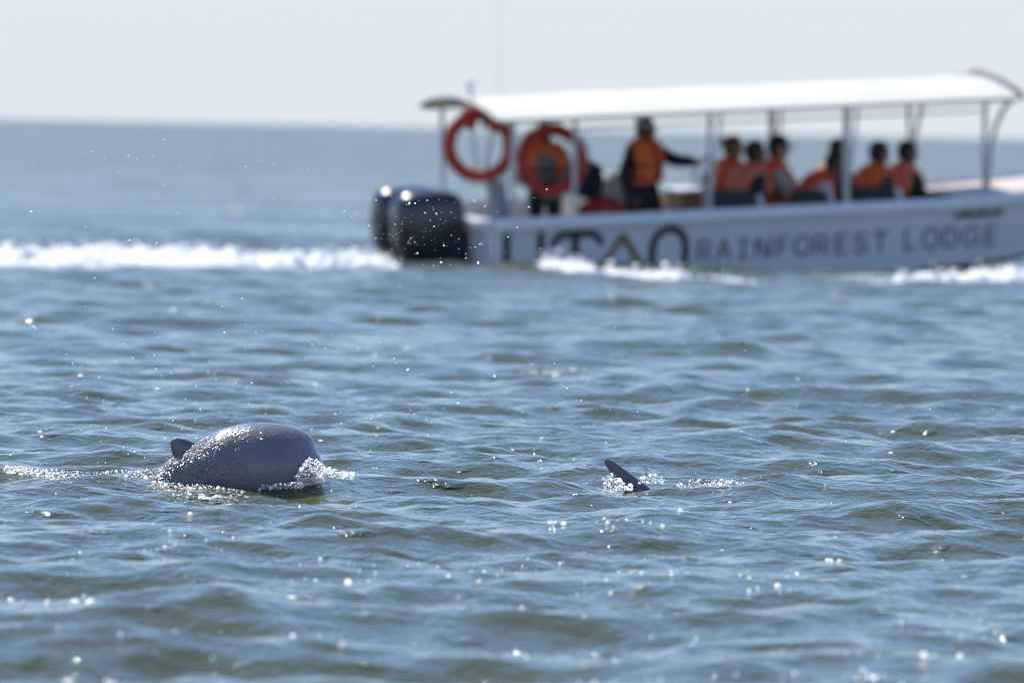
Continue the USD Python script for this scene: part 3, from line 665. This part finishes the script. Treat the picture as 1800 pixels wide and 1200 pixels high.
# heap behind the helmsman
g = boat_at(1032, 312, .30)
o = xform('backpack', BOAT @ m44(roty(.35), g), 'dark navy backpack lying against the white cover behind the second ring', 'backpack')
obj('bag', soften(m3.Manifold.batch_hull([ball((x, y, z), .07, 10) for x, y, z in ((-.10, -.12, -.16), (-.08, .12, -.16), (.10, -.12, -.16), (.10, .12, -.16), (-.08, -.08, .12), (-.05, .08, .14), (.06, -.08, .10))]), .04, 4), MAT['cloth_navy'], o, 60)
obj('pocket', soften(m3.Manifold.batch_hull([ball((x, -.17, z), .045, 10) for x in (-.07, .09) for z in (-.12, .03)]), .04, 3), MAT['cloth_navy'], o, 60)
obj('shoulder_strap', tube([(-.04, .10, .18), (-.14, .10, .05), (-.15, .10, -.12)], .018, 8), MAT['cloth_black'], o)
a, b2, c = boat_at(1022, 378, .3), boat_at(1092, 378, .3), boat_at(1082, 305, .3)
o = obj('white_cover', soften(m3.Manifold.batch_hull([ball((a[0] + .05, .1, .2), .06), ball((a[0] + .05, .55, .2), .06), ball((b2[0] + .02, .08, .2), .06), ball((b2[0] + .02, .55, .2), .06), ball((c[0], .15, c[2] - .05), .05), ball((c[0] - .02, .5, c[2] - .05), .05), ball((a[0] + .1, .3, .52), .06)]), .05, 4), MAT['tarp_white'], None, 60)
o.AddTransformOp().Set(Gf.Matrix4d(*BOAT[:3, 0], 0, *BOAT[:3, 1], 0, *BOAT[:3, 2], 0, *BOAT[:3, 3], 1))
tag(o, 'sloping white cover draped over gear behind the helmsman', 'cover')
a, b2 = boat_at(1020, 368, -.15), boat_at(1094, 368, -.15)
o = xform('duffel_bag', BOAT @ m44(np.eye(3), ((a[0] + b2[0]) / 2, -.15, .42)), 'red duffel bag in front of the white cover', 'bag')
hl = (b2[0] - a[0]) / 2 - .10
obj('bag', soften(m3.Manifold.batch_hull([ball((-hl, 0, .05), .13, 14), ball((hl, 0, .06), .13, 14), ball((0, 0, .11), .12, 14), ball((-hl, 0, -.1), .13, 14), ball((hl, 0, -.1), .13, 14)]), .04, 4), MAT['bag_red'], o, 60)
obj('handle', tube([(-.12, -.12, .16), (-.08, -.12, .24), (.08, -.12, .24), (.12, -.12, .16)], .012, 8), MAT['cloth_black'], o)

# ------------------------------------------------------------------ dolphins
SC = 20000.0 / np.linalg.norm(pix_water(400, 862)[:2])                    # photo pixels per metre there
def sea_creature_frame(px, py, yaw):
    return m44(rotz(math.radians(yaw)), pix_water(px, py))
from scipy.interpolate import CubicSpline, PchipInterpolator
DOL = sea_creature_frame(400, 862, 8)
q = lambda px, py: ((px - 400) / SC / math.cos(math.radians(8)), (862 + (px - 400) * math.tan(ROLL) - py) / SC)
# outline of the back as the photo shows it, tail to head; the rest of the animal continues below the surface
back = [q(150, 945), q(205, 896), q(248, 855), q(280, 822), q(306, 800), q(335, 783), q(362, 766), q(400, 750), q(440, 743), q(478, 743.5), q(505, 748), q(530, 757)]
rad = [.045, .060, .078, .098, .118, .142, .165, .185, .196, .190, .158, .100]
back = np.array(back); sB = np.concatenate([[0], np.cumsum(np.linalg.norm(np.diff(back, axis=0), axis=1))])
fs = CubicSpline(sB, back); fr = PchipInterpolator(sB, rad)
balls = []
for s_ in np.linspace(0, sB[-1], 44):
    t = fs(s_, 1); t /= np.linalg.norm(t); nrm = np.array([-t[1], t[0]]); r = float(fr(s_)); c = fs(s_) - nrm * r
    balls.append(((c[0], 0, c[1]), r))
hd = [(q(494, 824), .166), (q(503, 830), .154), (q(508, 838), .138), (q(502, 856), .118), (q(488, 888), .095)]
body = []
bm = [m3.Manifold.sphere(r, 40).translate(p) for p, r in balls]
body += [m3.Manifold.batch_hull([a, b]) for a, b in zip(bm[:-1], bm[1:])]
hm = [m3.Manifold.sphere(r, 40).translate((c[0], 0, c[1])) for c, r in hd]
body += [m3.Manifold.batch_hull([a, b]) for a, b in zip(hm[:-1], hm[1:])] + [m3.Manifold.batch_hull([bm[-7], hm[0]])]
def fin(pts, y0=0.0, lean_y=0.0):
    """pts: (x, z, half thickness) leading and trailing points paired from root to tip."""
    hs = []
    rows = []
    for (xa, za), (xb, zb), th in pts:
        rows.append([ball((xa + (xb - xa) * f, y0 + lean_y * za, za + (zb - za) * f), max(th * w, .0035), 10) for f, w in ((.04, .5), (.35, 1.0), (.7, .7), (.97, .25))])
    return [m3.Manifold.batch_hull(a + b) for a, b in zip(rows[:-1], rows[1:])]
fin_parts = fin([(q(362, 803), q(300, 824), .034), (q(345, 785), q(304, 800), .024), (q(331, 776.5), q(300.5, 788), .016), (q(320, 772.5), q(299, 779), .011), (q(313, 771), q(300.5, 774.5), .008)])
# pectoral flippers and tail flukes, under water
body += [m3.Manifold.batch_hull([ball((.20, .13 * k, -.08), .035), ball((.10, .26 * k, -.20), .02), ball((.04, .24 * k, -.22), .015), ball((.12, .13 * k, -.10), .03)]) for k in (1, -1)]
tl = (*q(150, 955), )
body += [m3.Manifold.batch_hull([ball((tl[0], 0, tl[1]), .04), ball((tl[0] - .22, .24 * k, tl[1] - .16), .012), ball((tl[0] - .16, .02 * k, tl[1] - .14), .015)]) for k in (1, -1)]
dm = soften(union(body), .012, 26)
wv = dm.vertices; wv[:, 1] *= np.where(np.abs(wv[:, 1]) < .21, .92, 1.0)
dol = xform('dolphin', DOL, 'grey dolphin arching its rounded back out of the water, small hooked fin', 'dolphin')
obj('body', dm, MAT['dolphin_skin'], dol, True)
obj('dorsal_fin', soften(union(fin_parts), .008, 12), MAT['fin_skin'], dol, True)
# the second one: only its fin shows
D2 = sea_creature_frame(1110, 858, 12)
q2 = lambda px, py: ((px - 1110) / SC, (858 + (px - 1110) * math.tan(ROLL) - py) / SC)
b2s = []
for x, z, r in ((-.85, -.34, .05), (-.55, -.26, .09), (-.25, -.21, .14), (0, -.185, .175), (.3, -.180, .19), (.6, -.25, .175), (.82, -.30, .14), (.95, -.34, .10)):
    b2s.append(((x, 0, z), r))
bm = [m3.Manifold.sphere(r, 30).translate(p) for p, r in b2s]
body = [m3.Manifold.batch_hull([a, b]) for a, b in zip(bm[:-1], bm[1:])]
body += fin([(q2(1166, 880), q2(1100, 880), .024), (q2(1134, 854), q2(1096, 858), .019), (q2(1111, 837), q2(1082, 843), .014), (q2(1091, 822), q2(1069, 826), .010), (q2(1076, 811), q2(1061, 813), .007), (q2(1064, 806), q2(1060, 808), .005)])
body += [m3.Manifold.batch_hull([ball((.45, .13 * k, -.33), .035), ball((.32, .26 * k, -.45), .02), ball((.26, .24 * k, -.47), .015), ball((.36, .13 * k, -.35), .03)]) for k in (1, -1)]
body += [m3.Manifold.batch_hull([ball((-.85, 0, -.34), .045), ball((-1.08, .24 * k, -.40), .012), ball((-1.02, .02 * k, -.38), .015)]) for k in (1, -1)]
dol2 = xform('dolphin', D2, 'dark pointed fin of a submerged dolphin leaning back amid small splashes', 'dolphin')
obj('body', soften(union(body), .012, 14), MAT['fin_skin'], dol2, True)

# ------------------------------------------------------------------ local shape of the sea: swells, hollows and rippled patches seen around the animals
def W2(px, py): p = pix_water(px, py); return p[0], p[1]
def hump(px, py, lx_, ly_, amp, head=0.0): LOCAL.append((*W2(px, py), lx_, ly_, amp, head))
def rippled(px, py, lx_, ly_, s_, head=0.0): RIPPLE.append((*W2(px, py), lx_, ly_, s_, head))
def level_off(px, py, lx_, ly_, to=0.0):
    x, y = W2(px, py); z = float(waves(np.array([x]), np.array([y]), np.array([.03]), 0)[0][0])
    LOCAL.append((x, y, lx_, ly_, to - z, 0.0))
level_off(395, 868, .38, .7); level_off(1098, 862, .22, .9, -.015)
hump(140, 858, .34, .30, .060)              # raised water the tail leaves behind
rippled(160, 850, .36, .55, 1.0); rippled(60, 835, .3, .5, .8); rippled(250, 850, .15, .5, 1.0)
hump(535, 862, .24, .40, .062); hump(240, 868, .12, .4, -.022)              # water pushed up ahead of the head
hump(330, 895, .40, .40, -.015)
rippled(375, 880, .18, .45, .9)
rippled(590, 845, .10, .4, 1.0)
hump(1070, 952, .30, .45, .045); rippled(1070, 945, .27, .55, 1.1)
rippled(1240, 858, .24, .30, 1.0); rippled(1110, 862, .10, .3, 1.0)
rippled(1430, 945, .05, .4, .9)
hump(1010, 668, .30, .9, .05); rippled(985, 660, .25, .8, .8)
rippled(1380, 678, .2, .8, .7)

def froth_glint(px, py, lx_, ly_, s_): FOAM_GLINT.append((*W2(px, py), lx_, ly_, s_, 0.0))
froth_glint(372, 872, .15, .55, .75); froth_glint(330, 864, .10, .35, .6); froth_glint(530, 852, .14, .35, .75); froth_glint(1085, 858, .07, .35, .6); froth_glint(1250, 857, .14, .3, .5); froth_glint(150, 848, .35, .5, .5)  # head and fin froth, plus belly reflection and tail glints painted white
froth_glint(1070, 945, .24, .5, .45); froth_glint(985, 660, .2, .8, .4)  # glints on the rippled wave faces, painted as white patches
for px in range(-300, 720, 60): froth_glint(px, 452, .6, 2.6, .95)
for px in range(900, 1320, 50): froth_glint(px, 476 + (px - 900) * .05, .35, .9, .75)
for px in range(1480, 2050, 50): froth_glint(px, 490, .4, 1.2, .85)

# ------------------------------------------------------------------ white water
def nz(x, y, sc, seed, oc=4): return meshkit.fbm(np.stack([x * sc, y * sc, np.zeros_like(x)], -1), oc, seed)
def foam_bank(name, line, half, height, seed, label, cat, step=.045, rows=44, ragged=1.0):
    """A low bank of churned water along a line of points on the sea; half: half width, height: crest height, one per point."""
    line = np.asarray(line, float); L = np.concatenate([[0], np.cumsum(np.linalg.norm(np.diff(line, axis=0), axis=1))])
    s_ = np.arange(0, L[-1], step)
    cx_, cy_ = np.interp(s_, L, line[:, 0]), np.interp(s_, L, line[:, 1]); hw, hh = np.interp(s_, L, half), np.interp(s_, L, height)
    tx, ty = np.gradient(cx_), np.gradient(cy_); ln = np.hypot(tx, ty); nx_, ny_ = -ty / ln, tx / ln
    v = np.linspace(-1, 1, rows)
    edge = 1 + .35 * ragged * (nz(cx_[:, None] + 0 * v, cy_[:, None] + v * .3, 1.3, seed) - .5)
    x = cx_[:, None] + nx_[:, None] * hw[:, None] * v * edge; y = cy_[:, None] + ny_[:, None] * hw[:, None] * v * edge
    prof = (1 - np.abs(v) ** 2.4)[None, :]
    lump = .30 + .95 * nz(x, y, 1.6, seed + 3, 3) + 1.5 * ragged * (nz(x, y, 6.5, seed + 7, 5) - .5)
    z = -.07 + (hh[:, None] + .07) * prof * lump + .09 * (nz(x, y, 17., seed + 9, 3) - .5) * prof
    V = np.stack([x, y, z], -1).reshape(-1, 3); n, m = x.shape; i = np.arange(n * m).reshape(n, m)
    qd = np.stack([i[:-1, :-1], i[:-1, 1:], i[1:, 1:], i[1:, :-1]], -1).reshape(-1, 4)
    t = trimesh.Trimesh(V, np.vstack([qd[:, [0, 1, 2]], qd[:, [0, 2, 3]]]), process=False)
    if t.face_normals[:, 2].mean() < 0: t.invert()
    o = obj(name, t, MAT['foam'], None, True); tag(o, label, cat, kind='stuff'); return V
px_b = [(-420, 462), (-200, 466), (0, 470), (150, 466), (250, 466), (350, 470), (500, 472), (610, 473), (660, 468)]
ln = [np.array(W2(x, y)) + [0, .75] for x, y in px_b]
wk = foam_bank('wake_foam', ln, [.8, .8, .8, .8, .85, .9, .85, .75, .4], [.105, .105, .11, .11, .13, .145, .15, .12, .06], 3, 'broad band of white churned wake trailing behind the engines', 'wake')
px_b = [(945, 470), (980, 474), (1040, 482), (1120, 490), (1200, 496), (1270, 498), (1330, 499)]
f1 = foam_bank('bow_wave', [np.array(W2(x, y)) + [0, .25] for x, y in px_b], [.12, .18, .20, .24, .26, .2, .08], [.05, .075, .055, .07, .075, .06, .02], 21, 'thin line of white foam along the hull under the large dark letters', 'foam', .035, 26)
px_b = [(1500, 498), (1560, 499), (1640, 499), (1720, 497), (1800, 495), (1900, 492), (2050, 490)]
f2 = foam_bank('bow_wave', [np.array(W2(x, y)) + [0, .3] for x, y in px_b], [.10, .24, .3, .32, .32, .32, .2], [.02, .06, .085, .10, .10, .09, .03], 41, 'white foam thrown up along the hull below the small grey lettering', 'foam', .035, 26)

# ------------------------------------------------------------------ drops and splashes
def drops(name, pts, rads, label, cat, m='droplet', sub=None):
    sub = (0 if len(pts) > 900 else 1) if sub is None else sub
    b = trimesh.creation.icosphere(subdivisions=sub); V, F = [], []
    for k, (p, r) in enumerate(zip(pts, rads)):
        st = rng.uniform(.55, 1.7, 3); qr = np.linalg.qr(rng.normal(size=(3, 3)))[0]
        V.append((b.vertices * r * st) @ qr.T + p); F.append(b.faces + k * len(b.vertices))
    o = obj(name, trimesh.Trimesh(np.vstack(V), np.vstack(F), process=False), MAT[m], None, True)
    tag(o, label, cat, kind='stuff'); return o
def cloud(n, px0, px1, top, bottom, depth, bias=1.0, at=47.25):
    """n points between photo columns px0..px1; top and bottom give the pixel rows, depth the spread in metres about the animal's distance."""
    P_ = []
    for _ in range(n):
        u = rng.random(); px = px0 + (px1 - px0) * u
        t, b = (np.interp(u, np.linspace(0, 1, len(a)), a) for a in (top, bottom))
        py = b - (b - t) * rng.random() ** bias
        y = at + depth * rng.normal()
        P_.append(pix_plane(px, py, [0, y, 0], [0, 1, 0]))
    return np.array(P_)
yd = float(DOL[1, 3]); print('dolphin at', yd)
pt = np.vstack([cloud(1050, 518, 574, [840, 816, 802, 810, 824], [857, 856, 853, 850, 846], .03, 1.1, yd - .14), cloud(300, 566, 622, [815, 824, 830], [838, 842, 842], .05, 1.0, yd - .05), cloud(260, 455, 530, [853, 850, 845], [862, 859, 858], .025, 1.0, yd - .21)])
drops('splash', pt, rng.lognormal(math.log(.0017), .6, len(pt)), 'white splash breaking around the rounded head of the arching dolphin', 'splash', 'spray')
pt = np.vstack([cloud(1500, 5, 300, [818, 822, 830, 826, 822], [830, 840, 858, 856, 850], .12, 1.1, yd), cloud(700, 262, 430, [846, 850, 862], [866, 874, 880], .05, 1.0, yd - .27)])  # white drops in place of glints and bright streaks on the water
drops('splash', pt, rng.lognormal(math.log(.0016), .5, len(pt)), 'white drops standing in for glints on the water left of the dolphin and at its tail', 'splash', 'spray')
yf = float(pix_water(1098, 860)[1])
pt = np.vstack([cloud(380, 1060, 1112, [838, 830, 846, 852], [860, 862, 862, 862], .03, 1.2, yf - .06), cloud(180, 1122, 1168, [838, 832, 836], [850, 848, 850], .05, 1.0, yf), cloud(360, 1190, 1308, [846, 840, 842, 846], [862, 864, 858, 852], .1, 1.0, yf)])
drops('splash', pt, rng.lognormal(math.log(.0016), .55, len(pt)), 'small splashes and bubbles round the pointed dark fin', 'splash', 'spray')
# white water beads on the wet skin, denser towards the tail to add highlights
dv = dm.vertices @ DOL[:3, :3].T + DOL[:3, 3]; nv = dm.vertex_normals @ DOL[:3, :3].T
ok = np.nonzero((nv[:, 1] < .1) & (dv[:, 2] > .0) & (dm.vertices[:, 1] < -.02))[0]; wt = np.clip(.22 - dm.vertices[ok, 0], .03, .45) ** 1.6; k = rng.choice(ok, 520, p=wt / wt.sum())
pt = dv[k] + nv[k] * .001 + rng.normal(0, .003, (len(k), 3)) * [1, 0, 1]
drops('water_beads', pt, rng.lognormal(math.log(.0016), .35, len(pt)), 'white beads of water adding highlight specks on the wet back of the arching dolphin', 'drops', 'droplet')
# white flecks added in place of sun glints, many in the foreground
pt = []; rd = []
for _ in range(105):
    cx0, cy0 = rng.uniform(-30, 1830), rng.uniform(965, 1215)
    for _ in range(rng.integers(1, 8)):
        w = pix_water(cx0 + rng.normal(0, 46), min(max(cy0 + rng.normal(0, 6), 950), 1235)); pt.append(w); rd.append(rng.lognormal(math.log(.0036), .5))
for _ in range(120):
    w = pix_water(rng.uniform(0, 1800), rng.uniform(560, 960)); pt.append(w); rd.append(rng.lognormal(math.log(.0032), .4))
for cx0, cy0, n_ in ((1430, 945, 9), (1300, 700, 4), (1010, 660, 9), (1390, 676, 6), (445, 893, 6), (150, 690, 6), (405, 598, 5), (940, 828, 5), (75, 552, 3)):
    for _ in range(n_): pt.append(pix_water(cx0 + rng.normal(0, 9), cy0 + rng.normal(0, 3))); rd.append(.0045)
for _ in range(70): pt.append(pix_water(rng.uniform(965, 1172), rng.uniform(934, 958))); rd.append(rng.lognormal(math.log(.0042), .35))
pt = np.array(pt)
zz = water_level(pt[:, 0], pt[:, 1]); pt[:, 2] = zz + .002
drops('glint_flecks', pt, rd, 'scattered white flecks standing in for sun glints on the sea in the foreground', 'foam', 'spray')
def flung(V, n, up_):
    k = rng.integers(0, len(V), n); hi = V[:, 2] > np.quantile(V[:, 2], .55); k = k[hi[k]]
    return V[k] + np.stack([rng.normal(0, .05, len(k)), rng.normal(0, .05, len(k)), np.abs(rng.normal(0, up_, len(k)))], 1)
for V, n_, lab in ((wk, 2600, 'flecks of white water flung up above the long wake'), (f1, 500, 'flecks of water over the thin foam line below the large letters'), (f2, 700, 'flecks of water over the foam below the small lettering')):
    pt = flung(V, n_, .05); drops('spray', pt, rng.lognormal(math.log(.0075), .4, len(pt)), lab, 'spray', 'spray', 1)
# fine spray hanging in the air over the left half, sparser elsewhere
pt = []
for _ in range(620):
    px = rng.normal(330, 330); py = rng.uniform(235, 960) if rng.random() < .35 else rng.uniform(560, 960)
    y = rng.uniform(45.0, 50.0); w = pix_plane(px, py, [0, y, 0], [0, 1, 0])
    if w[2] > .03: pt.append(w)
for _ in range(160):
    w = pix_plane(rng.normal(760, 70), rng.uniform(350, 470), [0, rng.uniform(46, 49), 0], [0, 1, 0]); pt.append(w)
for _ in range(120):
    w = pix_plane(rng.uniform(700, 1800), rng.uniform(640, 960), [0, rng.uniform(45, 50), 0], [0, 1, 0])
    if w[2] > -.02: pt.append(w)
pt = np.array(pt)
drops('spray', pt, rng.lognormal(math.log(.0014), .45, len(pt)), 'fine bright droplets hanging in the air above the sea on the left', 'spray')

build_water()
